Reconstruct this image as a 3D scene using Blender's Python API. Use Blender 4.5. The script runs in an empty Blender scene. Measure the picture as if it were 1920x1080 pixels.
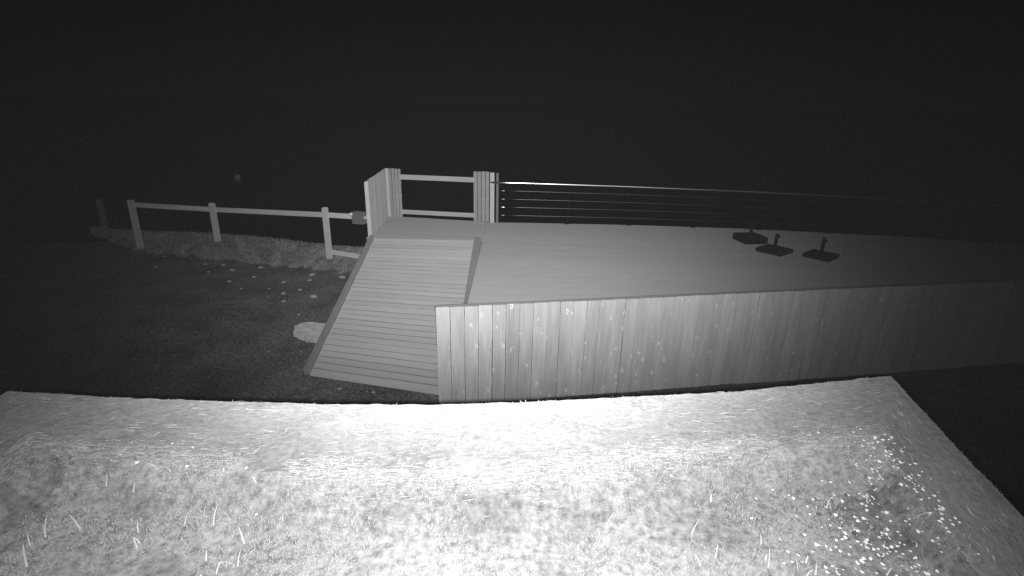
import bpy, bmesh, math, random
import numpy as np
from mathutils import Vector, Matrix, noise as mnoise
random.seed(7)
rng = np.random.default_rng(7)
S = bpy.context.scene
COL = S.collection

# ------------------------------------------------------------------ camera
PITCH, ROLL, FPX = math.radians(19.8), math.radians(1.2), 960.0
CAMLOC = Vector((0.0, 0.0, 3.15))
fw = Vector((0, math.cos(PITCH), -math.sin(PITCH)))
up0 = Vector((0, math.sin(PITCH), math.cos(PITCH)))
rt0 = Vector((1, 0, 0))
rt = rt0 * math.cos(ROLL) + up0 * math.sin(ROLL)
up = -rt0 * math.sin(ROLL) + up0 * math.cos(ROLL)
cam_data = bpy.data.cameras.new('camera')
cam_data.sensor_width = 36.0
cam_data.lens = 36.0 * FPX / 1920.0
cam_data.clip_start = 0.02
cam_data.clip_end = 6000.0
cam = bpy.data.objects.new('camera', cam_data)
COL.objects.link(cam)
m = Matrix((rt, up, -fw)).transposed().to_4x4()
m.translation = CAMLOC
cam.matrix_world = m
S.camera = cam

def ray(px, py):
    return rt * ((px - 960) / FPX) - up * ((py - 540) / FPX) + fw

# ------------------------------------------------------------------ night sky
W = bpy.data.worlds.new('World')
S.world = W
W.use_nodes = True
bgn = W.node_tree.nodes['Background']
bgn.inputs['Color'].default_value = (1, 1, 1, 1)
bgn.inputs['Strength'].default_value = 0.0022

# ------------------------------------------------------------------ the surveillance camera's own infrared lamp
lamp_d = bpy.data.lights.new('infrared_lamp', 'SPOT')
lamp_d.energy = 1000.0
lamp_d.color = (1, 1, 1)
lamp_d.shadow_soft_size = 0.012
lamp_d.spot_size = math.radians(176)
lamp_d.spot_blend = 0.1
lamp = bpy.data.objects.new('infrared_lamp', lamp_d)
COL.objects.link(lamp)
lamp.location = CAMLOC - rt * 0.034 - up * 0.010 - fw * 0.018
lamp_aim = ray(912, 345).normalized()
lx = lamp_aim.cross(Vector((0, 0, 1))).normalized()
lamp.rotation_mode = 'QUATERNION'
lamp.rotation_quaternion = Matrix((lx, lx.cross(lamp_aim), -lamp_aim)).transposed().to_quaternion()
# beam profile of the lamp's lens: wide to the sides, narrow up and down, with a weak spill
lamp_d.use_nodes = True
lnt = lamp_d.node_tree
lem = next(n for n in lnt.nodes if n.type == 'EMISSION')
ltc = lnt.nodes.new('ShaderNodeTexCoord')
lsep = lnt.nodes.new('ShaderNodeSeparateXYZ')
lnt.links.new(ltc.outputs['Normal'], lsep.inputs[0])
def lmath(op, a, b=None):
    n = lnt.nodes.new('ShaderNodeMath')
    n.operation = op
    for i, v in enumerate((a, b)):
        if v is None:
            continue
        if isinstance(v, (int, float)):
            n.inputs[i].default_value = v
        else:
            lnt.links.new(v, n.inputs[i])
    return n.outputs[0]
tx = lmath('DIVIDE', lsep.outputs[0], lsep.outputs[2])
ty = lmath('DIVIDE', lsep.outputs[1], lsep.outputs[2])
SX, SY, SPILL = 0.53, 0.352, 0.061
ex = lmath('POWER', lmath('ABSOLUTE', lmath('DIVIDE', tx, SX)), 2.5)
ey = lmath('POWER', lmath('ABSOLUTE', lmath('DIVIDE', ty, SY)), 2.5)
core = lmath('EXPONENT', lmath('MULTIPLY', lmath('ADD', ex, ey), -1.0))
spill = lmath('MULTIPLY', lmath('EXPONENT', lmath('MULTIPLY', lmath('POWER', lmath('ABSOLUTE', lmath('DIVIDE', lmath('ADD', tx, 0.03), 1.0)), 2.0), -1.0)), SPILL)
LAMP = 1.72
lnt.links.new(lmath('MULTIPLY', lmath('ADD', core, spill), LAMP), lem.inputs['Strength'])
# second lamp added right of the lens to even out the glow
lamp2 = bpy.data.objects.new('infrared_lamp', lamp_d)
COL.objects.link(lamp2)
lamp2.location = CAMLOC + rt * 0.034 - up * 0.010 - fw * 0.018
lamp2.rotation_mode = 'QUATERNION'
lamp2.rotation_quaternion = lamp.rotation_quaternion

S.view_settings.view_transform = 'Standard'
S.view_settings.look = 'None'
S.view_settings.exposure = 0.0
S.view_settings.gamma = 1.0
S.cycles.use_denoising = False

# ------------------------------------------------------------------ helpers
def mesh(name, verts, faces, smooth=False):
    me = bpy.data.meshes.new(name)
    me.from_pydata([tuple(v) for v in verts], [], [tuple(f) for f in faces])
    me.update()
    if smooth:
        me.polygons.foreach_set('use_smooth', [True] * len(me.polygons))
    return me

def link(name, me, mat=None, parent=None, loc=(0, 0, 0), rot=None):
    o = bpy.data.objects.new(name, me)
    COL.objects.link(o)
    if me is not None and mat is not None and len(me.materials) == 0:
        me.materials.append(mat)
    loc = Vector(loc)
    if parent is not None:
        o.parent = parent
        r = parent
        base = Vector((0, 0, 0))
        while r is not None:
            base += r.location
            r = r.parent
        loc = loc - base
    o.location = loc
    if rot is not None:
        o.rotation_mode = 'QUATERNION'
        o.rotation_quaternion = rot
    return o

def tag(o, label, cat, group=None, kind=None):
    o['label'] = label
    o['category'] = cat
    if group:
        o['group'] = group
    if kind:
        o['kind'] = kind
    return o

def thing(name, label, cat, loc, group=None):
    return tag(link(name, None, loc=loc), label, cat, group)

_cache = {}
def box_me(sx, sy, sz, bev, mat):
    k = (round(sx, 4), round(sy, 4), round(sz, 4), bev, mat.name)
    if k in _cache:
        return _cache[k]
    bm = bmesh.new()
    bmesh.ops.create_cube(bm, size=1.0)
    bmesh.ops.scale(bm, vec=(sx, sy, sz), verts=bm.verts)
    if bev:
        bmesh.ops.bevel(bm, geom=list(bm.edges), offset=bev, segments=1, affect='EDGES')
    me = bpy.data.meshes.new('box')
    bm.to_mesh(me)
    bm.free()
    me.materials.append(mat)
    _cache[k] = me
    return me

def frame(xdir, zdir):
    """quaternion whose local X is xdir and local Z as near zdir as it can be"""
    x = Vector(xdir).normalized()
    z = Vector(zdir)
    y = z.cross(x).normalized()
    z = x.cross(y).normalized()
    return Matrix((x, y, z)).transposed().to_quaternion()

def bar(name, a, b, w, t, mat, parent, zdir=(0, 0, 1), bev=0.006):
    """square-section bar from a to b; w across, t along zdir"""
    a, b = Vector(a), Vector(b)
    L = (b - a).length
    return link(name, box_me(L, w, t, bev, mat), mat, parent, (a + b) / 2, frame(b - a, zdir))

def tube_me(pts, r, n=10, cap=True):
    vs, fs = [], []
    P = [Vector(p) for p in pts]
    for i, p in enumerate(P):
        d = (P[min(i + 1, len(P) - 1)] - P[max(i - 1, 0)]).normalized()
        u = d.cross(Vector((0, 0, 1)))
        if u.length < 1e-3:
            u = Vector((1, 0, 0))
        u.normalize()
        v = u.cross(d)
        rr = r[i] if isinstance(r, (list, tuple)) else r
        for k in range(n):
            a = 2 * math.pi * k / n
            vs.append(p + u * (rr * math.cos(a)) + v * (rr * math.sin(a)))
    for i in range(len(P) - 1):
        for k in range(n):
            fs.append((i * n + k, i * n + (k + 1) % n, (i + 1) * n + (k + 1) % n, (i + 1) * n + k))
    if cap:
        fs.append(tuple(range(n)))
        fs.append(tuple(reversed(range((len(P) - 1) * n, len(P) * n))))
    return mesh('tube', vs, fs, True)

def clip(poly, nx, ny, c):
    """keep the part of a convex/2-D polygon where nx*x+ny*y <= c"""
    out = []
    for i in range(len(poly)):
        p, q = poly[i], poly[(i + 1) % len(poly)]
        dp, dq = nx * p[0] + ny * p[1] - c, nx * q[0] + ny * q[1] - c
        if dp <= 0:
            out.append(p)
        if dp * dq < 0:
            t = dp / (dp - dq)
            out.append((p[0] + t * (q[0] - p[0]), p[1] + t * (q[1] - p[1])))
    return out

def prism_me(poly, ztop, zbot, cham=0.003):
    """upright prism with a small chamfer round the top; ztop/zbot are functions of (x, y)"""
    n = len(poly)
    cx, cy = sum(p[0] for p in poly) / n, sum(p[1] for p in poly) / n
    vs = []
    for x, y in poly:
        vs.append((x, y, zbot(x, y)))
    for x, y in poly:
        vs.append((x, y, ztop(x, y) - cham))
    for i, (x, y) in enumerate(poly):
        # inset towards the inside
        px, py = poly[i - 1]
        qx, qy = poly[(i + 1) % n]
        a = Vector((x - px, y - py)).normalized()
        b = Vector((qx - x, qy - y)).normalized()
        na, nb = Vector((-a.y, a.x)), Vector((-b.y, b.x))
        nn = na + nb
        nn = nn / max(nn.length_squared / 2, 0.3)
        vs.append((x + nn.x * cham, y + nn.y * cham, ztop(x, y)))
    fs = [tuple(reversed(range(n))), tuple(range(2 * n, 3 * n))]
    for i in range(n):
        j = (i + 1) % n
        fs.append((i, j, n + j, n + i))
        fs.append((n + i, n + j, 2 * n + j, 2 * n + i))
    return mesh('prism', vs, fs)

# ------------------------------------------------------------------ materials (the camera sees infrared only: greys)
def mat_new(name, rough=0.7, spec=0.3, metal=0.0):
    M = bpy.data.materials.new(name)
    M.use_nodes = True
    nt = M.node_tree
    b = nt.nodes['Principled BSDF']
    b.inputs['Roughness'].default_value = rough
    b.inputs['Metallic'].default_value = metal
    b.inputs['Diffuse Roughness'].default_value = 0.0 if metal else 1.0
    b.inputs['Specular IOR Level'].default_value = spec
    return M, nt, b

def N(nt, kind, **kw):
    n = nt.nodes.new(kind)
    for k, v in kw.items():
        if k in n.inputs:
            n.inputs[k].default_value = v
        else:
            setattr(n, k, v)
    return n

def ramp(nt, src, stops):
    r = nt.nodes.new('ShaderNodeValToRGB')
    e = r.color_ramp.elements
    while len(e) < len(stops):
        e.new(0.5)
    for i, (p, g) in enumerate(stops):
        e[i].position = p
        e[i].color = (g, g, g, 1)
    nt.links.new(src, r.inputs['Fac'])
    return r.outputs['Color']

def mix(nt, a, b, fac, mode='MULTIPLY'):
    n = nt.nodes.new('ShaderNodeMixRGB')
    n.blend_type = mode
    for s, v in ((0, fac), (1, a), (2, b)):
        if hasattr(v, 'links') or isinstance(v, bpy.types.NodeSocket):
            nt.links.new(v, n.inputs[s])
        else:
            n.inputs[s].default_value = v if s == 0 else (v, v, v, 1)
    return n.outputs[0]

def coords(nt, scale, which='Object', shift=True):
    tc = nt.nodes.new('ShaderNodeTexCoord')
    mp = nt.nodes.new('ShaderNodeMapping')
    mp.inputs['Scale'].default_value = scale
    nt.links.new(tc.outputs[which], mp.inputs['Vector'])
    if not shift:
        return mp.outputs[0]
    oi = nt.nodes.new('ShaderNodeObjectInfo')
    mu = nt.nodes.new('ShaderNodeMath')
    mu.operation = 'MULTIPLY'
    mu.inputs[1].default_value = 61.0
    nt.links.new(oi.outputs['Random'], mu.inputs[0])
    add = nt.nodes.new('ShaderNodeVectorMath')
    add.operation = 'ADD'
    nt.links.new(mp.outputs[0], add.inputs[0])
    nt.links.new(mu.outputs[0], add.inputs[1])
    return add.outputs[0]

def wood(name, base, axis, vary=0.12, grain=0.18, knots=0.0, rough=0.62, knot_scale=(9.0, 5.6), broad=0.06):
    """grain runs along local axis 0/1/2"""
    M, nt, b = mat_new(name, rough, 0.35)
    sc = [90.0, 90.0, 90.0]
    sc[axis] = 3.0
    v = coords(nt, sc)
    n1 = N(nt, 'ShaderNodeTexNoise', Scale=1.0, Detail=5.0, Roughness=0.6)
    nt.links.new(v, n1.inputs['Vector'])
    c = ramp(nt, n1.outputs['Fac'], [(0.3, base * (1 - grain)), (0.7, base * (1 + grain))])
    sc2 = [9.0, 9.0, 9.0]
    sc2[axis] = 1.3
    n2 = N(nt, 'ShaderNodeTexNoise', Scale=1.0, Detail=3.0)
    nt.links.new(coords(nt, sc2), n2.inputs['Vector'])
    c = mix(nt, c, ramp(nt, n2.outputs['Fac'], [(0.3, 1 - broad), (0.7, 1 + broad)]), 1.0)
    oi = nt.nodes.new('ShaderNodeObjectInfo')
    c = mix(nt, c, ramp(nt, oi.outputs['Random'], [(0.0, 1 - vary), (1.0, 1 + vary)]), 1.0)
    if knots:
        sk = [knot_scale[0]] * 3
        sk[axis] = knot_scale[1]
        vk = coords(nt, sk)
        nz = N(nt, 'ShaderNodeTexNoise', Scale=2.2, Detail=1.0)
        nt.links.new(vk, nz.inputs['Vector'])
        ad = nt.nodes.new('ShaderNodeVectorMath')
        ad.operation = 'MULTIPLY_ADD'
        ad.inputs[1].default_value = (0.35, 0.35, 0.35)
        nt.links.new(nz.outputs['Color'], ad.inputs[0])
        nt.links.new(vk, ad.inputs[2])
        vo = N(nt, 'ShaderNodeTexVoronoi', Scale=1.0)
        nt.links.new(ad.outputs[0], vo.inputs['Vector'])
        kc = ramp(nt, vo.outputs['Distance'], [(0.0, 0.0), (0.06, 0.0), (0.10, 1.0), (0.15, 0.6), (0.20, 0.0)])
        # specular highlight of the resin painted pale round a knot, darker core
        brk = ramp(nt, nz.outputs['Fac'], [(0.40, 0.0), (0.58, 0.9)])
        c = mix(nt, c, base * 1.75, mix(nt, kc, brk, 1.0), 'MIX')
        core_ = ramp(nt, vo.outputs['Distance'], [(0.0, 0.55), (0.05, 0.5), (0.085, 0.0)])
        c = mix(nt, c, base * 0.55, core_, 'MIX')
    nt.links.new(c, b.inputs['Base Color'])
    bp = N(nt, 'ShaderNodeBump', Strength=0.25, Distance=0.002)
    nt.links.new(n1.outputs['Fac'], bp.inputs['Height'])
    nt.links.new(bp.outputs[0], b.inputs['Normal'])
    return M

def mottled(name, lo, hi, scale, rough=0.9, bump=0.0, bdist=0.01, detail=6.0, scale2=None, lo2=0.7, hi2=1.2, metal=0.0, spec=0.2):
    M, nt, b = mat_new(name, rough, spec, metal)
    v = coords(nt, (1, 1, 1), shift=False)
    n1 = N(nt, 'ShaderNodeTexNoise', Scale=scale, Detail=detail, Roughness=0.65)
    nt.links.new(v, n1.inputs['Vector'])
    c = ramp(nt, n1.outputs['Fac'], [(0.32, lo), (0.68, hi)])
    if scale2:
        n2 = N(nt, 'ShaderNodeTexNoise', Scale=scale2, Detail=3.0)
        nt.links.new(v, n2.inputs['Vector'])
        c = mix(nt, c, ramp(nt, n2.outputs['Fac'], [(0.35, lo2), (0.65, hi2)]), 1.0)
    nt.links.new(c, b.inputs['Base Color'])
    if bump:
        bp = N(nt, 'ShaderNodeBump', Strength=bump, Distance=bdist)
        nt.links.new(n1.outputs['Fac'], bp.inputs['Height'])
        nt.links.new(bp.outputs[0], b.inputs['Normal'])
    return M

M_WALL = wood('wall_plank_wood', 0.335, 2, vary=0.09, grain=0.14, knots=1.0, broad=0.12)
M_DECK = wood('deck_wood', 0.25, 0, vary=0.03, grain=0.07, broad=0.03)
M_RAMP = wood('ramp_wood', 0.335, 0, vary=0.07, grain=0.08, broad=0.03)
M_KERB = wood('kerb_wood', 0.155, 0, vary=0.06, grain=0.15)
M_SCREEN = wood('screen_wood', 0.30, 2, vary=0.10, grain=0.12)
M_RAIL = wood('rail_wood', 0.42, 0, vary=0.06, grain=0.15)
M_DARKWOOD = wood('dark_cap_wood', 0.13, 0, vary=0.05, grain=0.2)
M_POST = wood('post_wood', 0.45, 2, vary=0.08, grain=0.15)
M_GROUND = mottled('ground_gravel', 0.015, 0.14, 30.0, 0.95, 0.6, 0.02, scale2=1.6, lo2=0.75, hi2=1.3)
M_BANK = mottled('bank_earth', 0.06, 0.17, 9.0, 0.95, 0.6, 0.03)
M_STONE = mottled('pale_stone', 0.22, 0.4, 22.0, 0.85, 0.4, 0.005)
M_CONC = mottled('concrete', 0.25, 0.48, 9.0, 0.9, 0.3, 0.004)
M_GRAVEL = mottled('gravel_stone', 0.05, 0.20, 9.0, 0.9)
M_STEEL, _, _b = mat_new('stainless_steel', 0.31, 0.5, 1.0)
_b.inputs['Base Color'].default_value = (0.92, 0.92, 0.92, 1)
M_CABLE, _, _b = mat_new('cable_steel', 0.4, 0.5, 1.0)
_b.inputs['Base Color'].default_value = (0.28, 0.28, 0.28, 1)
M_POSTSTEEL, _, _b = mat_new('dark_steel', 0.12, 0.5, 1.0)
_b.inputs['Base Color'].default_value = (0.03, 0.03, 0.03, 1)
M_BLACK = mottled('black_rubber', 0.010, 0.016, 30.0, 0.8, spec=0.1)
M_BOX = mottled('grey_plastic', 0.10, 0.13, 20.0, 0.6)
M_WHITE = mottled('white_paint', 0.6, 0.75, 20.0, 0.5)
M_MATBED = mottled('matted_bed', 0.13, 0.25, 60.0, 0.95, 0.5, 0.008, scale2=6.0, lo2=0.85, hi2=1.1)
M_TURF = mottled('turf_soil', 0.14, 0.40, 55.0, 0.95, 0.7, 0.012, scale2=7.0, lo2=0.8, hi2=1.1)
M_LITTER = mottled('joint_litter', 0.12, 0.19, 40.0, 0.95)
M_DARKBED = mottled('dark_bed', 0.10, 0.31, 50.0, 0.95, 0.7, 0.012, scale2=9.0, lo2=0.7, hi2=1.2)  # darker tone for patches in the bed's two corners
M_FASCIA = wood('fascia_wood', 0.16, 0, vary=0.05)

def blade_mat(name, lo, hi):
    M, nt, b = mat_new(name, 0.6, 0.3)
    geo = nt.nodes.new('ShaderNodeNewGeometry')
    c = ramp(nt, geo.outputs['Random Per Island'], [(0.0, lo), (1.0, hi)])
    nt.links.new(c, b.inputs['Base Color'])
    return M
M_BLADE = blade_mat('grass_blades', 0.32, 0.50)
M_MAT = blade_mat('matted_straw', 0.165, 0.275)
M_STRAW = blade_mat('dry_straw', 0.28, 0.44)
M_LONG = blade_mat('long_blades', 0.55, 0.6)
M_LEAF = mottled('pale_leaf', 0.75, 0.9, 40.0, 0.5)
M_BANKGRASS = blade_mat('bank_grass', 0.12, 0.36)

Mw, nt, b = mat_new('dark_water', 0.16, 0.5)
b.inputs['Base Color'].default_value = (0.004, 0.004, 0.004, 1)
n1 = N(nt, 'ShaderNodeTexNoise', Scale=0.9, Detail=4.0)
nt.links.new(coords(nt, (1, 1, 1), shift=False), n1.inputs['Vector'])
bp = N(nt, 'ShaderNodeBump', Strength=0.25, Distance=0.08)
nt.links.new(n1.outputs['Fac'], bp.inputs['Height'])
nt.links.new(bp.outputs[0], b.inputs['Normal'])
M_WATER = Mw

# ------------------------------------------------------------------ ground, water
DECK = 0.85
def ground_z(x, y):
    z = 0.02 * math.sin(x * 1.1 + 0.4) * math.cos(y * 0.9) - 0.004 * max(0, x - 1) ** 1.3
    return z

def land_edge(x):
    if x < -2.0:
        return 11.45 + 0.12 * math.sin(x * 1.9)
    return 10.15

xs = sorted(set([-400, -120, -50, -25, -16] + [round(-13 + 0.35 * i, 3) for i in range(75)] + [16, 25, 50, 120, 400]))
nv = 46
vs, fs = [], []
for i, x in enumerate(xs):
    ye = land_edge(x)
    ys = [-400, -100, -30, -10, -3] + list(np.linspace(0, ye, nv - 7)) + [ye + 0.35, ye + 1.2]
    for j, y in enumerate(ys):
        z = ground_z(x, y) if -14 < x < 14 and y > -4 else -0.02
        if j == len(ys) - 2:
            z = -0.35
        if j == len(ys) - 1:
            z = -2.2
        vs.append((x, y, z + 0.012 * (random.random() - 0.5)))
for i in range(len(xs) - 1):
    for j in range(nv - 1):
        a = i * nv + j
        fs.append((a, a + nv, a + nv + 1, a + 1))
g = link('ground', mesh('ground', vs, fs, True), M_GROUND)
g['kind'] = 'structure'
g['label'] = 'dark gravel ground left of the ramp'
w_ = link('water', mesh('water', [(-3000, 9, -1.25), (3000, 9, -1.25), (3000, 4000, -1.25), (-3000, 4000, -1.25)], [(0, 1, 2, 3)]), M_WATER)
w_['kind'] = 'structure'
w_['label'] = 'black water beyond the deck and fence'

# ------------------------------------------------------------------ deck
def back_edge(x):
    pts = [(-3.2, 10.80), (-2.66, 10.745), (-0.31, 10.36), (2.17, 10.37), (4.54, 10.25), (7.67, 9.85), (9.25, 9.40), (11.5, 8.65)]
    for (x0, y0), (x1, y1) in zip(pts, pts[1:]):
        if x <= x1:
            return y0 + (y1 - y0) * (x - x0) / (x1 - x0)
    return pts[-1][1]
WX0, WY0, WS = -0.781, 4.865, 0.182            # front wall line: y = WY0 + WS*(x-WX0)
def wall_y(x):
    return WY0 + WS * (x - WX0)

DX0, DX1 = -0.54, 11.0
RAMPTOP = 8.86
deck = thing('deck', 'raised timber deck of long boards behind the plank wall', 'deck', (4.5, 7.6, 0))
BW, GAP = 0.120, 0.0042
SK = -0.055
LV, LF = [], []
def slab_boards(parent, x0, x1, y_from, y_to, skew, fmin, fmax, name='plank'):
    """boards across [x0,x1], each clipped between fmin (front) and fmax (back) lines sampled piecewise"""
    k = 0
    y = y_from
    while y < y_to:
        top = []
        seg = list(np.linspace(x0, x1, 2))
        poly = [(x0, y + skew * 0), (x1, y + skew * (x1 - x0)), (x1, y + BW - GAP + skew * (x1 - x0)), (x0, y + BW - GAP)]
        for (nx, ny, c) in fmin + fmax:
            poly = clip(poly, nx, ny, c)
            if len(poly) < 3:
                break
        if len(poly) >= 3:
            area = 0.5 * abs(sum(poly[i][0] * poly[(i + 1) % len(poly)][1] - poly[(i + 1) % len(poly)][0] * poly[i][1] for i in range(len(poly))))
            if area > 0.004:
                cx = sum(p[0] for p in poly) / len(poly)
                cy = sum(p[1] for p in poly) / len(poly)
                loc = [(p[0] - cx, p[1] - cy) for p in poly]
                dz = random.uniform(-0.0015, 0.0015)
                me = prism_me(loc, lambda a, b_: dz, lambda a, b_: dz - 0.028, 0.006)
                link(name, me, M_DECK, parent, (cx, cy, DECK))
        if y + BW < y_to:
            a0, a1 = y + BW - GAP, y + BW
            q_ = [(x0, a0), (x1, a0 + skew * (x1 - x0)), (x1, a1 + skew * (x1 - x0)), (x0, a1)]
            for (nx, ny, c) in fmin + fmax:
                q_ = clip(q_, nx, ny, c)
                if len(q_) < 3:
                    break
            if len(q_) >= 3:
                n0 = len(LV)
                LV.extend([(p[0] - 4.5, p[1] - 7.6, DECK - 0.0035) for p in q_])
                LF.append(tuple(range(n0, n0 + len(q_))))
        y += BW
        k += 1
def line_below(p, q):
    """half-plane below the line p->q (p left of q): n.x <= c"""
    dx, dy = q[0] - p[0], q[1] - p[1]
    return (-dy, dx, -dy * p[0] + dx * p[1])
def line_above(p, q):
    a, b_, c = line_below(p, q)
    return (-a, -b_, -c)
bp_ = [(-0.31, 10.36), (2.17, 10.37), (4.54, 10.25), (7.67, 9.85), (9.25, 9.40), (11.5, 8.65)]
backs = [line_below(p, q) for p, q in zip(bp_, bp_[1:])]
fronts = [line_above((WX0, wall_y(WX0) + 0.10), (11, wall_y(11) + 0.10))]
slab_boards(deck, DX0, DX1, 5.0, 11.3, SK, fronts, backs)
# landing at the head of the ramp, left of the deck proper
slab_boards(deck, -2.62, DX0 - 0.006, RAMPTOP + 0.02, 11.2, -0.10, [line_above((-2.62, RAMPTOP + 0.02), (DX0, RAMPTOP + 0.0))], [line_below((-2.66, 10.745), (-0.31, 10.36))])
o = link('joint_litter', mesh('joint_litter', LV, LF), M_LITTER, deck, (4.5, 7.6, 0))
o['kind'] = 'stuff'
# edge boards and joists
for p, q in zip(bp_, bp_[1:]):
    bar('edge_board', (p[0], p[1] + 0.02, DECK - 0.12), (q[0], q[1] + 0.02, DECK - 0.12), 0.03, 0.18, M_KERB, deck)
bar('edge_board', (-2.64, 10.765, DECK - 0.12), (-0.31, 10.38, DECK - 0.12), 0.03, 0.18, M_KERB, deck)
bar('edge_board', (DX0 + 0.02, 5.1, DECK - 0.16), (DX0 + 0.02, RAMPTOP, DECK - 0.16), 0.03, 0.2, M_KERB, deck)
bar('edge_board', (-2.62, RAMPTOP + 0.04, DECK - 0.14), (DX0, RAMPTOP + 0.02, DECK - 0.14), 0.03, 0.2, M_KERB, deck)
for x in np.arange(-2.3, 10.6, 1.6):
    y0 = max(wall_y(x) + 0.35, 5.4) if x > DX0 else RAMPTOP + 0.2
    y1 = back_edge(x) - 0.25
    bar('joist', (x, y0, DECK - 0.11), (x, y1, DECK - 0.11), 0.06, 0.14, M_KERB, deck)
    for yy in (y0 + 0.2, y1 - 0.2):
        bar('support_post', (x + 0.08, yy, -0.9 if yy > 9 else -0.2), (x + 0.08, yy, DECK - 0.05), 0.09, 0.09, M_KERB, deck, zdir=(0, 1, 0))

# ------------------------------------------------------------------ ramp
RB_L, RB_R = Vector((-2.40, 5.40, 0.06)), Vector((-0.60, 5.03, 0.03))
RT_L, RT_R = Vector((-2.47, RAMPTOP, DECK - 0.002)), Vector((-0.60, RAMPTOP - 0.01, DECK - 0.002))
rampo = thing('ramp', 'timber boarded ramp climbing from the gravel to the deck landing', 'ramp', (-1.55, 5.2, 0))
NB = 31
def lerp(a, b_, t):
    return a + (b_ - a) * t
rn = (RT_L - RB_L).cross(RT_R - RB_L)
rn = (-rn if rn.z < 0 else rn).normalized()
for i in range(NB):
    t0, t1 = i / NB, (i + 1) / NB - 0.0022 * (0.35 + random.random() * 1.3) * (1.35 - 0.6 * i / NB)
    A, B, C_, D_ = lerp(RB_L, RT_L, t0), lerp(RB_R, RT_R, t0), lerp(RB_R, RT_R, t1), lerp(RB_L, RT_L, t1)
    ctr = (A + B + C_ + D_) / 4
    q = frame(B - A, rn)
    inv = q.inverted()
    loc = [inv @ (p - ctr) for p in (A, B, C_, D_)]
    dz = random.uniform(-0.002, 0.002)
    me = prism_me([(p.x, p.y) for p in loc], lambda a, b_: dz, lambda a, b_: dz - 0.03, 0.003)
    link('plank', me, M_RAMP, rampo, ctr, q)
# dark leaf litter and dirt caught in the joints between the boards
V, Fc = [], []
for i in range(1, NB):
    for k_ in range(24):
        f0, f1 = k_ / 24, (k_ + 1) / 24
        dep = -0.0015 - 0.008 * max(0.0, mnoise.noise((f0 * 7, i * 3.1, 0.5)) + 0.05)
        n0 = len(V)
        for f, tt in ((f0, i / NB - 0.0034), (f1, i / NB - 0.0034), (f1, i / NB + 0.0005), (f0, i / NB + 0.0005)):
            V.append(lerp(lerp(RB_L, RT_L, tt), lerp(RB_R, RT_R, tt), 0.01 + 0.98 * f) + rn * dep)
        Fc.append((n0, n0 + 1, n0 + 2, n0 + 3))
o = link('joint_litter', mesh('joint_litter', [v - Vector((-1.55, 5.2, 0)) for v in V], Fc), M_LITTER, rampo, (-1.55, 5.2, 0))
o['kind'] = 'stuff'
kz = rn * 0.045
for (a, b_, off, kw_) in ((RB_L, RT_L, -0.028, 0.055), (RB_R, RT_R, -0.02, 0.12)):
    d = Vector((off, 0, 0))
    dd = (b_ - a).normalized()
    bar('kerb', a + d + kz - dd * 0.02, b_ + d + kz - dd * 0.05, kw_, 0.10, M_KERB, rampo, zdir=rn, bev=0.008)
for (a, b_) in ((RB_L, RT_L), (lerp(RB_L, RB_R, 0.5), lerp(RT_L, RT_R, 0.5)), (RB_R, RT_R)):
    d = rn * -0.10 + Vector((0.02, 0, 0))
    bar('bearer', a + d + (b_ - a) * 0.08, b_ + d, 0.06, 0.13, M_KERB, rampo, zdir=rn)

# ------------------------------------------------------------------ plank wall in front of the deck
wall = thing('plank_wall', 'long wall of upright knotty pale planks in front of the deck', 'wall', (3.5, wall_y(3.5), 0))
wd = Vector((1, WS, 0)).normalized()
wn = Vector((-wd.y, wd.x, 0))
WTOP = 1.165
L = 0.0
PW = 0.1475
k = 0
while True:
    p = Vector((WX0, WY0, 0)) + wd * (L + PW / 2)
    if p.x > 9.4:
        break
    gz = -0.06 - 0.004 * max(0, p.x - 1) ** 1.3
    wv = PW - random.choice((0.004, 0.005, 0.007, 0.010))
    h = 1.26
    zc = WTOP - h / 2 + random.uniform(-0.003, 0.003)
    q = frame(wd, (random.uniform(-0.002, 0.002), random.uniform(-0.004, 0.004), 1))
    q = Matrix.Rotation(random.uniform(-0.03, 0.03), 3, 'Z').to_quaternion() @ q
    pr = wn * random.uniform(-0.006, 0.005)
    link('plank', box_me(wv, 0.024, h, 0.007, M_WALL), M_WALL, wall, (p.x + pr.x, p.y + pr.y, zc), q)
    L += PW
    k += 1
e0 = Vector((WX0 + 0.01, wall_y(WX0 + 0.01), 0)) + wn * 0.034
e1 = Vector((9.4, wall_y(9.4), 0)) + wn * 0.034
for z in (0.25, 0.80):
    bar('rail', e0 + Vector((0, 0, z)), e1 + Vector((0, 0, z)), 0.04, 0.09, M_DARKWOOD, wall)
bar('cap_rail', e0 + Vector((0, 0, WTOP - 0.022)) - wd * 0.01, e1 + Vector((0, 0, WTOP - 0.022)), 0.04, 0.06, M_DARKWOOD, wall)
for i in range(6):
    pp = lerp(e0, e1, (i + 0.3) / 6) + wn * 0.062
    bar('post', (pp.x, pp.y, -0.3), (pp.x, pp.y, WTOP - 0.06), 0.08, 0.08, M_DARKWOOD, wall, zdir=(0, 1, 0))

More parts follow.
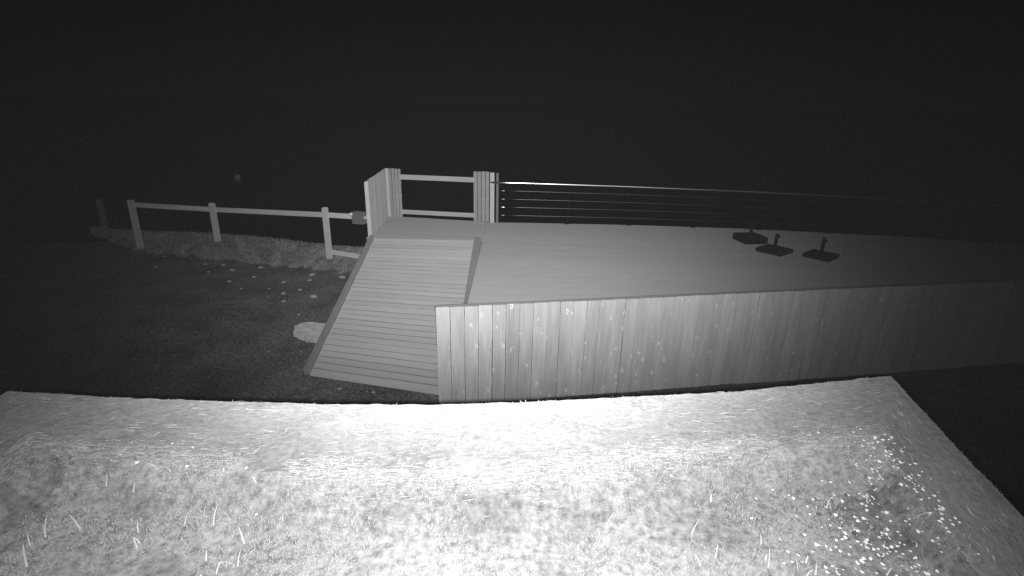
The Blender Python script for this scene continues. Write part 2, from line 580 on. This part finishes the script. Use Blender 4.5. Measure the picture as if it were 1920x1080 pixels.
# ------------------------------------------------------------------ plank screens at the landing
H = 1.0
def boards(parent, a, b_, n, z0, z1, mat, thick=0.022, gap=0.006, jitter=0.002):
    a, b_ = Vector(a), Vector(b_)
    d = (b_ - a)
    w = d.length / n
    d.normalize()
    for i in range(n):
        c = a + d * (w * (i + 0.5))
        q = frame(d, (random.uniform(-jitter, jitter), random.uniform(-jitter, jitter), 1))
        zj = random.uniform(-0.006, 0.006)
        link('plank', box_me(w - gap, thick, z1 - z0, 0.003, mat), mat, parent, (c.x, c.y, (z0 + z1) / 2 + zj), q)
scr = thing('plank_screen', 'corner screen of upright planks at the left side of the ramp head', 'screen', (-2.62, 9.8, DECK - 0.2), 'plank screens at the landing')
boards(scr, (-2.545, 8.90, 0), (-2.655, 10.70, 0), 14, DECK - 0.16, DECK + H, M_SCREEN, gap=0.004)
bar('post', (-2.545, 8.87, DECK - 0.35), (-2.545, 8.87, DECK + H - 0.01), 0.05, 0.07, M_POST, scr, zdir=(0, 1, 0))
bar('post', (-2.63, 10.70, DECK), (-2.63, 10.70, DECK + H + 0.0), 0.06, 0.06, M_POST, scr, zdir=(0, 1, 0))
boards(scr, (-2.60, 10.715, 0), (-2.335, 10.67, 0), 4, DECK, DECK + H, M_SCREEN, gap=0.014)
for z in (0.18, 0.45, 0.72):
    bar('cross_rail', (-2.66, 10.755, DECK + z), (-2.34, 10.71, DECK + z), 0.03, 0.05, M_DARKWOOD, scr)
    bar('cross_rail', (-2.592, 9.15, DECK + z), (-2.69, 10.7, DECK + z), 0.03, 0.06, M_DARKWOOD, scr)
scr2 = thing('plank_screen', 'narrow upright plank screen between the barred gap and the steel railing', 'screen', (-0.58, 10.42, DECK), 'plank screens at the landing')
boards(scr2, (-0.825, 10.44, 0), (-0.50, 10.385, 0), 4, DECK, DECK + H + 0.01, M_SCREEN, gap=0.014)
bar('post', (-0.44, 10.355, DECK), (-0.44, 10.355, DECK + H), 0.085, 0.085, M_POST, scr2, zdir=(0, 1, 0))
bar('post', (-0.335, 10.37, DECK - 0.03), (-0.335, 10.37, DECK + H - 0.005), 0.05, 0.06, M_KERB, scr2, zdir=(0, 1, 0))
for z in (0.2, 0.45, 0.75):
    bar('cross_rail', (-0.82, 10.478, DECK + z), (-0.50, 10.425, DECK + z), 0.03, 0.05, M_DARKWOOD, scr2)

bar_ = thing('barrier', 'two pale timber rails closing the gap between the plank screens', 'barrier', (-1.58, 10.6, DECK))
bar('rail', (-2.35, 10.62, DECK + 0.845), (-0.80, 10.40, DECK + 0.845), 0.045, 0.095, M_RAIL, bar_)
bar('rail', (-2.35, 10.62, DECK + 0.125), (-0.80, 10.40, DECK + 0.125), 0.045, 0.085, M_RAIL, bar_)

# ------------------------------------------------------------------ cable railing along the deck's back edge
rl = thing('cable_railing', 'steel cable railing with bright round handrail along the far deck edge', 'railing', (4.5, 10.2, DECK))
def rail_h(x):
    return 0.815 - 0.0125 * max(0, x)
px_posts = [-0.29, 1.10, 2.36, 3.65, 4.95, 6.25, 7.5, 8.75, 10.0]
hp = [(-0.47, 10.312, DECK + 0.815)] + [(x, back_edge(x) - 0.045, DECK + rail_h(x)) for x in np.linspace(-0.1, 10.2, 40)]
link('handrail', tube_me(hp, 0.021, 14), M_STEEL, rl)
for x in px_posts[1:]:
    y = back_edge(x)
    bar('post', (x, y - 0.03, DECK + 0.0), (x, y - 0.03, DECK + rail_h(x) - 0.02), 0.045, 0.012, M_POSTSTEEL, rl, zdir=(0, 1, 0), bev=0.002)
    link('base_plate', box_me(0.10, 0.07, 0.012, 0.003, M_STEEL), M_STEEL, rl, (x, y - 0.05, DECK + 0.008), Matrix.Rotation(0.25, 3, 'X').to_quaternion())
for f in (0.80, 0.595, 0.395, 0.19):
    pts = [(x, back_edge(x) - 0.035, DECK + rail_h(x) * f) for x in np.linspace(-0.24, 10.0, 30)]
    cb = link('cable', tube_me(pts, 0.0035, 6), M_CABLE, rl)
    x = -0.25
    e = tube_me([(0, 0, 0), (0.02, 0, 0), (0.05, 0, 0), (0.075, 0, 0)], [0.006, 0.015, 0.015, 0.006], 10)
    link('cable_end', e, M_STEEL if f == 0.395 else M_CABLE, cb, (x, back_edge(x) - 0.04, DECK + rail_h(x) * f))  # one fitting in brighter steel, its glint put into the material

# ------------------------------------------------------------------ parasol bases on the deck
def parasol_base(px, py, ang, label, w=0.46, th=0.08, ph=0.26):
    d = ray(px, py)
    t = (DECK - CAMLOC.z) / d.z
    p = CAMLOC + d * t
    r = thing('parasol_base', label, 'parasol base', (p.x, p.y, DECK), 'dark parasol bases on the deck')
    q = Matrix.Rotation(math.radians(ang), 3, 'Z').to_quaternion()
    link('slab', box_me(w, w, th, 0.012, M_BLACK), M_BLACK, r, (p.x, p.y, DECK + th / 2 + 0.004), q)
    link('collar', tube_me([(0, 0, 0), (0, 0, 0.03), (0, 0, 0.035)], [0.06, 0.06, 0.04], 14), M_BLACK, r, (p.x, p.y, DECK + th + 0.004))
    tb = link('tube', tube_me([(0, 0, 0), (0, 0, ph)], 0.026, 12), M_BLACK, r, (p.x, p.y, DECK + th + 0.03))
    kn = tube_me([(0, 0, 0), (0.05, 0, 0), (0.055, 0, 0)], [0.006, 0.006, 0.02], 8)
    link('clamp_knob', kn, M_BLACK, tb, (p.x + 0.02, p.y, DECK + th + 0.20), q)
    return r
parasol_base(1405, 453, 8, 'dark parasol base with short tube, farthest left of the three', 0.44, 0.12, 0.22)
parasol_base(1451, 473, 38, 'dark parasol base with short tube, in the middle of the three', 0.44, 0.07, 0.22)
parasol_base(1538, 483, 40, 'dark parasol base standing apart towards the dark end of the deck', 0.42, 0.07, 0.24)

# ------------------------------------------------------------------ grass bank and post-and-rail fence on the left
def atz(px, py, z):
    d = ray(px, py)
    return CAMLOC + d * ((z - CAMLOC.z) / d.z)
bank_jit = random.Random(3)
bank_u = [atz(x, y, 0.16) for x, y in ((172, 431), (200, 433), (300, 439), (380, 440), (520, 449), (650, 465), (700, 470))]
bank_l = [atz(x, y, 0.04) for x, y in ((172, 436), (205, 448), (260, 466), (400, 484), (520, 493), (610, 503), (690, 508))]
def along(P, t):
    f = t * (len(P) - 1)
    i = min(int(f), len(P) - 2)
    return P[i] + (P[i + 1] - P[i]) * (f - i)
vs, fs = [], []
NA, NC = 70, 8
for i in range(NA):
    t = i / (NA - 1)
    u, l = along(bank_u, t), along(bank_l, t)
    for j in range(NC):
        s = j / (NC - 1)
        p = l.lerp(u, s)
        z = 0.0 + 0.20 * math.sin(min(1, s * 1.25) * math.pi / 2) + random.uniform(-0.02, 0.02) - (0.03 if j == 0 else 0)
        vs.append((p.x, p.y, z + ground_z(p.x, p.y)))
for i in range(NA - 1):
    for j in range(NC - 1):
        a = i * NC + j
        fs.append((a, a + NC, a + NC + 1, a + 1))
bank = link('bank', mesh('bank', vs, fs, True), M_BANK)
bank['kind'] = 'structure'
bank['label'] = 'low rough grass bank at the foot of the rail fence'

def blades(n, pos, length, width, lean, segs=2, direc=None, flat=False):
    """pos(i)->(x,y,z); returns verts, faces of n tapering bent blades"""
    V, Fc = [], []
    for i in range(n):
        x, y, z = pos(i)
        a = direc(x, y) if direc else random.uniform(0, 2 * math.pi)
        ln = length * random.uniform(0.5, 1.4)
        w = width * random.uniform(0.7, 1.3)
        le = random.uniform(*lean)
        hx, hy = math.cos(a), math.sin(a)
        sx, sy = -hy * w / 2, hx * w / 2
        b0 = len(V)
        cx, cy, cz, th = x, y, z, (random.uniform(-0.06, 0.14) if flat else math.pi / 2 - le * 0.4)
        if flat:
            le = random.uniform(0.0, 0.12)
        for s in range(segs):
            f = 1 - 0.45 * s / segs
            V.append((cx - sx * f, cy - sy * f, cz))
            V.append((cx + sx * f, cy + sy * f, cz))
            cx += hx * math.cos(th) * ln / segs
            cy += hy * math.cos(th) * ln / segs
            cz += math.sin(th) * ln / segs
            th -= le * 1.2 / segs
        V.append((cx, cy, cz))
        for s in range(segs - 1):
            k0 = b0 + 2 * s
            Fc.append((k0, k0 + 1, k0 + 3, k0 + 2))
        k0 = b0 + 2 * (segs - 1)
        Fc.append((k0, k0 + 1, k0 + 2))
    return V, Fc
tufts = [(random.random(), random.uniform(-0.10, 0.75)) for _ in range(150)]
def tuft_pos(i):
    t, s = tufts[i % len(tufts)]
    t = min(1, max(0, t + random.gauss(0, 0.006)))
    s = s + random.gauss(0, 0.06)
    p = along(bank_l, t) + (along(bank_u, t) - along(bank_l, t)) * s
    return p.x, p.y, 0.20 * math.sin(min(1, max(0, s) * 1.25) * math.pi / 2) + ground_z(p.x, p.y) - 0.01
def bank_pos(i):
    t, s = random.random(), random.random() ** 0.9
    s = min(1.02, max(-0.04, s + 0.05 * math.sin(t * 60) * (1 - s)))
    p = along(bank_l, t).lerp(along(bank_u, t), s)
    return p.x, p.y, 0.20 * math.sin(min(1, max(0, s) * 1.25) * math.pi / 2) + ground_z(p.x, p.y) - 0.01
V, Fc = blades(9000, bank_pos, 0.055, 0.008, (0.5, 1.5))
V2, F2 = blades(7000, tuft_pos, 0.085, 0.009, (0.6, 1.7), 3)
Fc = Fc + [tuple(k_ + len(V) for k_ in f_) for f_ in F2]
V = V + V2
bg_ = link('bank_grass', mesh('bank_grass', V, Fc), M_BANKGRASS)
tag(bg_, 'rough pale grass growing along the foot of the rail fence', 'grass', kind='stuff')

fence = thing('rail_fence', 'timber post and rail fence running off to the left of the ramp', 'fence', (-5.5, 10.5, 0))
fp = []
for (bx, by, tx, ty) in ((618, 484, 611, 389), (409, 458, 402, 381), (262, 458, 250, 375), (197, 428, 188, 374)):
    b0 = atz(bx, by, 0.12)
    # height from the top pixel
    d = ray(tx, ty)
    t = b0.y / d.y
    top = CAMLOC + d * t
    tp = Vector((b0.x + 0.25 * (top.x - b0.x), b0.y, top.z))
    fp.append((b0, tp))
    bar('post', (b0.x, b0.y, -0.15), tp, 0.105 if bx > 500 else 0.11, 0.10, M_KERB if bx < 200 else M_POST, fence, zdir=(0, 1, 0), bev=0.014)  # far-left post in darker wood, standing in for the beam's fall-off
tops = []
for (bx, by, ry), (b0, tp) in zip(((611, 0, 403), (402, 0, 393), (253, 0, 384), (190, 0, 380)), fp):
    d = ray(bx, ry)
    pnt = CAMLOC + d * ((b0.y + 0.07) / d.y)
    tops.append(Vector((b0.x, b0.y + 0.075, pnt.z)))
_d = ray(689, 408)
endp = Vector((-2.63, 9.50, (CAMLOC + _d * (9.50 / _d.y)).z))
chain = [endp] + tops[:3]
for a, b_ in zip(chain, chain[1:]):
    bar('rail', a, b_, 0.04, 0.10, M_RAIL, fence, bev=0.01)
low = atz(650, 476, 0.14)
bar('low_rail', (tops[0].x + 0.02, tops[0].y - 0.02, 0.235), (-2.55, 9.45, 0.27), 0.04, 0.09, M_RAIL, fence, bev=0.01)

# dark box hung on the rail beside the screen
bpos = lerp(endp, tops[0], 0.27) + Vector((0, -0.09, -0.01))
bx_ = thing('junction_box', 'small dark box fixed on the fence rail next to the plank screen', 'box', bpos)
rq = frame((tops[0] - endp) * -1, (0, 0, 1))
link('housing', box_me(0.27, 0.13, 0.20, 0.012, M_BOX), M_BOX, bx_, bpos, rq)
link('lid', box_me(0.32, 0.15, 0.022, 0.006, M_BOX), M_BOX, bx_, bpos + Vector((0, 0, 0.112)), rq)
link('label_plate', box_me(0.055, 0.012, 0.04, 0.002, M_WHITE), M_WHITE, bx_, bpos + rq @ Vector((-0.115, -0.076, 0.092)), rq)
link('clip', box_me(0.05, 0.03, 0.05, 0.004, M_RAIL), M_RAIL, bx_, bpos + rq @ Vector((0.185, -0.03, 0.03)), rq)

# marker far out beyond the fence
d = ray(446, 334)
bu = CAMLOC + d * ((-1.25 - CAMLOC.z) / d.z)
buo = thing('marker_buoy', 'tiny pale float far out in the dark beyond the fence', 'buoy', bu)
link('float', tube_me([(0, 0, -0.06), (0, 0, 0), (0, 0, 0.08), (0, 0, 0.16), (0, 0, 0.20)], [0.06, 0.13, 0.15, 0.11, 0.03], 14), M_WHITE, buo, bu)
link('eyelet', tube_me([(0, 0, 0.19), (0, 0, 0.25)], 0.02, 8), M_BOX, buo, bu)

# ------------------------------------------------------------------ stones, slab, gravel beside the ramp
def rock_me(seed, sx, sy, sz):
    r = random.Random(seed)
    bm = bmesh.new()
    bmesh.ops.create_icosphere(bm, subdivisions=1, radius=1.0)
    for v in bm.verts:
        f = r.uniform(0.72, 1.15)
        v.co = Vector((v.co.x * sx * f, v.co.y * sy * f, v.co.z * sz * f))
    me = bpy.data.meshes.new('stone')
    bm.to_mesh(me)
    bm.free()
    return me
spots = [(531, 528, 5), (532, 549, 5), (587, 555, 8), (563, 542, 5), (476, 517, 4), (435, 504, 4.5), (488, 499, 5), (585, 513, 7), (642, 519, 7),
         (418, 495, 4.5), (385, 494, 3.5), (391, 508, 3), (292, 500, 3), (308, 481, 3), (532, 564, 4), (430, 526, 4), (580, 524, 5), (596, 604, 4), (637, 727, 5),
         (587, 664, 5), (560, 588, 3), (700, 733, 4), (606, 640, 4), (650, 533, 5), (505, 540, 3), (452, 540, 3)]
for i, (px, py, s) in enumerate(spots):
    p = atz(px, py, 0.02)
    k = s * (p - CAMLOC).length / FPX
    o = link('stone', rock_me(i, k, k * 0.8, k * 0.42), M_STONE, None, (p.x, p.y, ground_z(p.x, p.y) + k * 0.1), Matrix.Rotation(random.uniform(0, 6.28), 3, 'Z').to_quaternion())
    tag(o, 'small pale stone lying on the dark gravel beside the ramp', 'stone', 'pale stones on the gravel')
sl = [atz(x, y, 0.06) for x, y in ((548, 624), (551, 612), (562, 605), (582, 602), (625, 606), (640, 640), (604, 642), (590, 634), (572, 632))]
sl = sl[::-1]
sl2 = []
for i in range(len(sl)):
    for k_ in range(4):
        p = sl[i].lerp(sl[(i + 1) % len(sl)], k_ / 4)
        sl2.append(p + Vector((random.uniform(-0.02, 0.02), random.uniform(-0.025, 0.025), 0)))
sl = sl2
c0 = sum(sl, Vector()) / len(sl)
lo = [(p.x - c0.x, p.y - c0.y) for p in sl]
ar = sum(lo[i][0] * lo[(i + 1) % len(lo)][1] - lo[(i + 1) % len(lo)][0] * lo[i][1] for i in range(len(lo)))
if ar < 0:
    lo = lo[::-1]
o = link('flat_slab', prism_me(lo, lambda a, b_: 0.0, lambda a, b_: -0.09, 0.012), M_CONC, None, (c0.x, c0.y, 0.06))
tag(o, 'pale flat slab lying on the gravel against the ramp side', 'slab')

# loose gravel (too small to count)
V, Fc = [], []
base = [rock_me(100 + i, 1, 0.85, 0.6) for i in range(5)]
bvs = [[tuple(v.co) for v in me.vertices] for me in base]
bfs = [[tuple(p.vertices) for p in me.polygons] for me in base]
for i in range(5200):
    if i < 3000:
        px, py = random.gauss(610, 70), random.uniform(640, 765)
    else:
        px, py = random.uniform(80, 640), random.uniform(500, 770)
    if px > 840:
        continue
    p = atz(px, py, 0.0)
    s = random.uniform(0.004, 0.013) * (2.2 if random.random() < 0.06 else 1)
    j = i % 5
    a = random.uniform(0, 6.28)
    ca, sa = math.cos(a) * s, math.sin(a) * s
    k0 = len(V)
    for (x, y, z) in bvs[j]:
        V.append((p.x + x * ca - y * sa, p.y + x * sa + y * ca, ground_z(p.x, p.y) + z * s + s * 0.2))
    Fc += [tuple(k0 + q_ for q_ in f) for f in bfs[j]]
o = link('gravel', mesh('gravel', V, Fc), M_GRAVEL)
tag(o, 'loose gravel strewn over the dark ground around the ramp foot', 'gravel', kind='stuff')

# ------------------------------------------------------------------ turf roof just under the camera
TZ = 2.25
FAR = [(-1.612, 1.424), (-1.276, 1.399), (-0.933, 1.39), (-0.595, 1.385), (-0.211, 1.396), (0.076, 1.426), (0.393, 1.464), (0.802, 1.52), (1.221, 1.612), (1.376, 1.645)]
CRE = [(-1.30, 1.075), (-1.15, 1.059), (-0.72, 1.014), (-0.32, 0.98), (0.062, 1.0), (0.478, 1.09), (1.001, 1.171), (1.3, 1.20)]
NEAR = 0.25
def pl(P, x):
    if x <= P[0][0]:
        return P[0][1]
    for (x0, y0), (x1, y1) in zip(P, P[1:]):
        if x <= x1:
            return y0 + (y1 - y0) * (x - x0) / (x1 - x0)
    return P[-1][1]
def xr(y):
    return pl([(0.0, 1.06), (0.25, 1.09), (0.968, 1.227), (1.218, 1.279), (1.645, 1.376)], y)
def xl(y):
    return pl([(0.0, -1.66), (1.424, -1.612)], y)
BR, BL = 0.27, 0.42
def smooth(t):
    t = min(1, max(0, t))
    return t * t * (3 - 2 * t)
def turf_z(x, y):
    """sloping matted margins, crest, slightly sunken bed"""
    bf = max(0.2, pl(FAR, x) - pl(CRE, x))
    d = min((pl(FAR, x) - y) / bf, (xr(y) - x) / BR, (x - xl(y)) / BL)
    if d < 1:
        return TZ + 0.055 * max(0, d) ** 0.85
    return TZ + 0.055 - 0.07 * smooth((d - 1) / 0.25)
def margin(x, y):
    bf = max(0.2, pl(FAR, x) - pl(CRE, x))
    ds = ((pl(FAR, x) - y) / bf, (xr(y) - x) / BR, (x - xl(y)) / BL)
    k = min(range(3), key=lambda q_: ds[q_])
    return ds[k], k
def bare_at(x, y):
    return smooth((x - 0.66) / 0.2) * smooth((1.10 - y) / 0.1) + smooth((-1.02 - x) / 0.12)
turf = thing('turf_roof', 'brightly lit turf slab with matted grass margins filling the foreground', 'turf roof', (-0.15, 0.9, 0))
NU, NVV = 190, 110
vs, fs = [], []
for j in range(NVV):
    v = j / (NVV - 1)
    for i in range(NU):
        u = i / (NU - 1)
        x = xl(1.0) + (xr(1.0) - xl(1.0)) * u
        for _ in range(3):
            y = NEAR + (pl(FAR, x) - NEAR) * v
            x = xl(y) + (xr(y) - xl(y)) * u
        e = min(1, 12 * min(u, 1 - u, 1 - v))
        z = turf_z(x, y) + (0.010 * mnoise.noise((x * 6, y * 6, 0)) + 0.006 * mnoise.noise((x * 25, y * 25, 3))) * (0.35 + 0.65 * e)
        ye = y + (0.006 * mnoise.noise((x * 18, 9, 1)) if j == NVV - 1 else 0)
        vs.append((x, ye, z))
for j in range(NVV - 1):
    for i in range(NU - 1):
        a = j * NU + i
        fs.append((a, a + 1, a + NU + 1, a + NU))
# skirt below the rim
rim = [j * NU for j in range(NVV)] + [(NVV - 1) * NU + i for i in range(1, NU)] + [j * NU + NU - 1 for j in range(NVV - 2, -1, -1)]
b0 = len(vs)
for r_ in rim:
    x, y, z = vs[r_]
    vs.append((x * 0.995, y * 0.995, z - 0.05))
for i in range(len(rim) - 1):
    fs.append((rim[i], b0 + i, b0 + i + 1, rim[i + 1]))
me = mesh('turf_bed', vs, fs, True)
vs_o = [(v[0] + 0.15, v[1] - 0.9, v[2]) for v in vs]
me = mesh('turf_bed', vs_o, fs, True)
me.materials.append(M_TURF)
me.materials.append(M_MATBED)
me.materials.append(M_DARKBED)
for p_ in me.polygons:
    if margin(p_.center.x - 0.15, p_.center.y + 0.9)[0] < 1.0 + 0.08 * mnoise.noise((p_.center.x * 9, p_.center.y * 9, 5)):
        p_.material_index = 1
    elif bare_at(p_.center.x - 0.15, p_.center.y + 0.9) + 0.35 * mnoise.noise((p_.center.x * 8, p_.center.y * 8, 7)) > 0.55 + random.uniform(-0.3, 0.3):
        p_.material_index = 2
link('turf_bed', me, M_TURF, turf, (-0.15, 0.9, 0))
O = Vector((-0.15, 0.9, 0))

def on_turf(kind):
    while True:
        y = random.uniform(0.5, 1.66)
        x = random.uniform(xl(y), xr(y))
        if y > pl(FAR, x) - 0.004:
            continue
        d, k = margin(x, y)
        if d < 0.3 and (x - xl(y) < 0.07 or xr(y) - x < 0.05):
            continue
        if kind == 'margin' and d < 1.03 + abs(random.gauss(0, 0.12)):
            return x, y, k
        if kind == 'bed' and d > 0.98 - abs(random.gauss(0, 0.12)):
            return x, y, k
        if kind == 'all':
            return x, y, k
lastk = [0]
lastd = [0.0]
def mpos(i):
    x, y, k = on_turf('margin')
    lastk[0] = k
    lastd[0] = margin(x, y)[0]
    return x - O.x, y - O.y, turf_z(x, y) + random.uniform(-0.002, 0.004) * min(1, lastd[0] * 4)
def mdir(x, y):
    a = {0: 0.05, 1: math.radians(76), 2: math.radians(92)}[lastk[0]]
    if random.random() < 0.12 and lastd[0] > 0.25:
        return random.uniform(0, 6.28)
    return a + random.gauss(0, 0.16 if lastd[0] > 0.2 else 0.03) + (math.pi if random.random() < 0.5 else 0)
V, Fc = blades(22000, mpos, 0.040, 0.0018, (1.30, 1.62), 2, mdir, True)
o = link('matted_grass', mesh('matted_grass', V, Fc), M_MAT, turf, O)
o['kind'] = 'stuff'
V, Fc = blades(480, mpos, 0.028, 0.0032, (1.3, 1.6), 3, mdir, True)
def cpos(i):
    while True:
        x, y, k = on_turf('all')
        d_, k = margin(x, y)
        if k != 1 and abs(d_ - 0.93) < abs(random.gauss(0, 0.09)) + 0.02:  # pale straw left off the right side, standing in for its slope's shade
            break
    lastk[0], lastd[0] = k, 1.0
    return x - O.x, y - O.y, turf_z(x, y) + random.uniform(-0.001, 0.004)
V2, F2 = blades(3200, cpos, 0.024, 0.0022, (1.3, 1.6), 3, mdir, True)
Fc = Fc + [tuple(k_ + len(V) for k_ in f_) for f_ in F2]
V = V + V2
o = link('dry_straw', mesh('dry_straw', [(a_, b_, c_ + 0.003) for a_, b_, c_ in V], Fc), M_STRAW, turf, O)
o['kind'] = 'stuff'
def gpos(i):
    while True:
        x, y, k = on_turf('bed')
        if random.random() > 0.9 * bare_at(x, y) * (0.8 + 0.8 * mnoise.noise((x * 14, y * 14, 2))):
            break
    return x - O.x, y - O.y, turf_z(x, y) - 0.002
V, Fc = blades(52000, gpos, 0.009, 0.0019, (0.5, 1.5), 2)
o = link('grass', mesh('grass', V, Fc), M_BLADE, turf, O)
o['kind'] = 'stuff'
# long single blades
lm = []
for i in range(8):
    V, Fc = blades(1, lambda q_: (0, 0, 0), 0.036, 0.0034, (0.25, 0.95), 5, lambda x, y: 0.0)
    me = mesh('blade', V, Fc)
    me.materials.append(M_LONG)
    lm.append(me)
for i in range(80):
    while True:
        px, py = random.uniform(20, 1880), random.uniform(890, 1078)
        if random.random() < (0.35 if 550 < px < 1250 else 1.0):
            break
    p = atz(px, py, TZ)
    if margin(p.x, p.y)[0] < 1.0:
        continue
    link('grass_blade', lm[i % 8], M_LONG, turf, (p.x, p.y, turf_z(p.x, p.y)), Matrix.Rotation(random.uniform(0, 6.28), 3, 'Z').to_quaternion())
# small round pale leaves in the bed's right corner and a few on the crest
lfm = []
for i in range(4):
    r = random.Random(i)
    V = [(0, 0, 0.002)]
    for k in range(8):
        a = k / 8 * 2 * math.pi
        rr = r.uniform(0.8, 1.15)
        V.append((math.cos(a) * rr, math.sin(a) * rr, 0.25 * math.cos(2 * a + i)))
    V2 = V + [(0, 0, -1.2)]
    Fc = [(0, 1 + k, 1 + (k + 1) % 8) for k in range(8)] + [(9, 1 + (k + 1) % 8, 1 + k) for k in range(8)]
    me = mesh('leaf', V2, Fc, True)
    me.materials.append(M_LEAF)
    lfm.append(me)
n = 0
while n < 290:
    f = random.random()
    if f < 0.3:
        px, py = random.gauss(1640, 28), random.gauss(880, 30)
    elif f < 0.75:
        px, py = random.gauss(1690, 75), random.gauss(985, 50)
    elif f < 0.9:
        px, py = random.gauss(1580, 60), random.uniform(900, 1078)
    else:
        px, py = random.uniform(30, 1500), random.gauss(880, 40)
    if py > 1079 or py < 800:
        continue
    p = atz(px, py, TZ + 0.01)
    if margin(p.x, p.y)[0] < 0.75:
        continue
    s = random.uniform(0.0020, 0.0048)
    q = (Matrix.Rotation(random.uniform(0, 6.28), 3, 'Z') @ Matrix.Rotation(random.uniform(-0.6, 0.6), 3, 'X')).to_quaternion()
    o = link('leaf', lfm[n % 4], M_LEAF, turf, (p.x, p.y, turf_z(p.x, p.y) + random.uniform(0.004, 0.014)), q)
    o.scale = (s, s, s * 0.8)
    n += 1
# ragged nibs of straw along the rim
rimp = [(x, pl(FAR, x), 0) for x in np.linspace(-1.6, 1.36, 900)] + [(xr(y), y, 1) for y in np.linspace(0.5, 1.63, 420)] + [(xl(y), y, 2) for y in np.linspace(0.9, 1.42, 120)]
def npos(i):
    x, y, k = rimp[random.randrange(len(rimp))]
    lastk[0], lastd[0] = k, 1.0
    c_ = 0.5 + 0.5 * mnoise.noise((x * 7, y * 7, 8))
    return x - O.x + random.uniform(-0.006, 0.002) * (k == 1), y - O.y - random.uniform(-0.002, 0.006) * (k == 0), TZ - 0.008 + 0.010 * c_ * random.random()
V, Fc = blades(1500, npos, 0.008, 0.0022, (1.0, 1.6), 2)
o = link('rim_straw', mesh('rim_straw', V, Fc), M_MAT, turf, O)
o['kind'] = 'stuff'
# fascia and the walls that carry the slab
for a, b_ in (((-1.55, 1.31), (-0.2, 1.30)), ((-0.2, 1.30), (1.30, 1.53)), ((1.30, 1.53), (1.03, 0.26)), ((-1.58, 0.26), (-1.55, 1.31))):
    bar('fascia', (a[0], a[1], TZ - 0.14), (b_[0], b_[1], TZ - 0.14), 0.03, 0.20, M_FASCIA, turf)
poly = [(-1.45, 0.3), (0.95, 0.3), (1.18, 1.40), (-0.2, 1.2), (-1.42, 1.2)]
me = prism_me([(x - O.x, y - O.y) for x, y in poly], lambda a, b_: TZ - 0.06, lambda a, b_: -0.1, 0.01)
link('hut_wall', me, M_FASCIA, turf, O)

# ------------------------------------------------------------------ thin night air that scatters the lamp back
bm = bmesh.new()
bmesh.ops.create_cube(bm, size=1.0)
bmesh.ops.scale(bm, vec=(6400, 6400, 7.0), verts=bm.verts)
bmesh.ops.translate(bm, vec=(0, 1000, 0.6), verts=bm.verts)
hm = bpy.data.meshes.new('haze')
bm.to_mesh(hm)
bm.free()
Mh = bpy.data.materials.new('night_air')
Mh.use_nodes = True
nt = Mh.node_tree
nt.nodes.clear()
out = nt.nodes.new('ShaderNodeOutputMaterial')
pv = nt.nodes.new('ShaderNodeVolumePrincipled')
pv.inputs['Color'].default_value = (0.9, 0.9, 0.9, 1)
pv.inputs['Density'].default_value = 6.2e-5
nt.links.new(pv.outputs[0], out.inputs['Volume'])
hz = link('haze', hm, Mh)
hz['kind'] = 'stuff'
hz['label'] = 'thin night air glowing faintly in the infrared lamp'
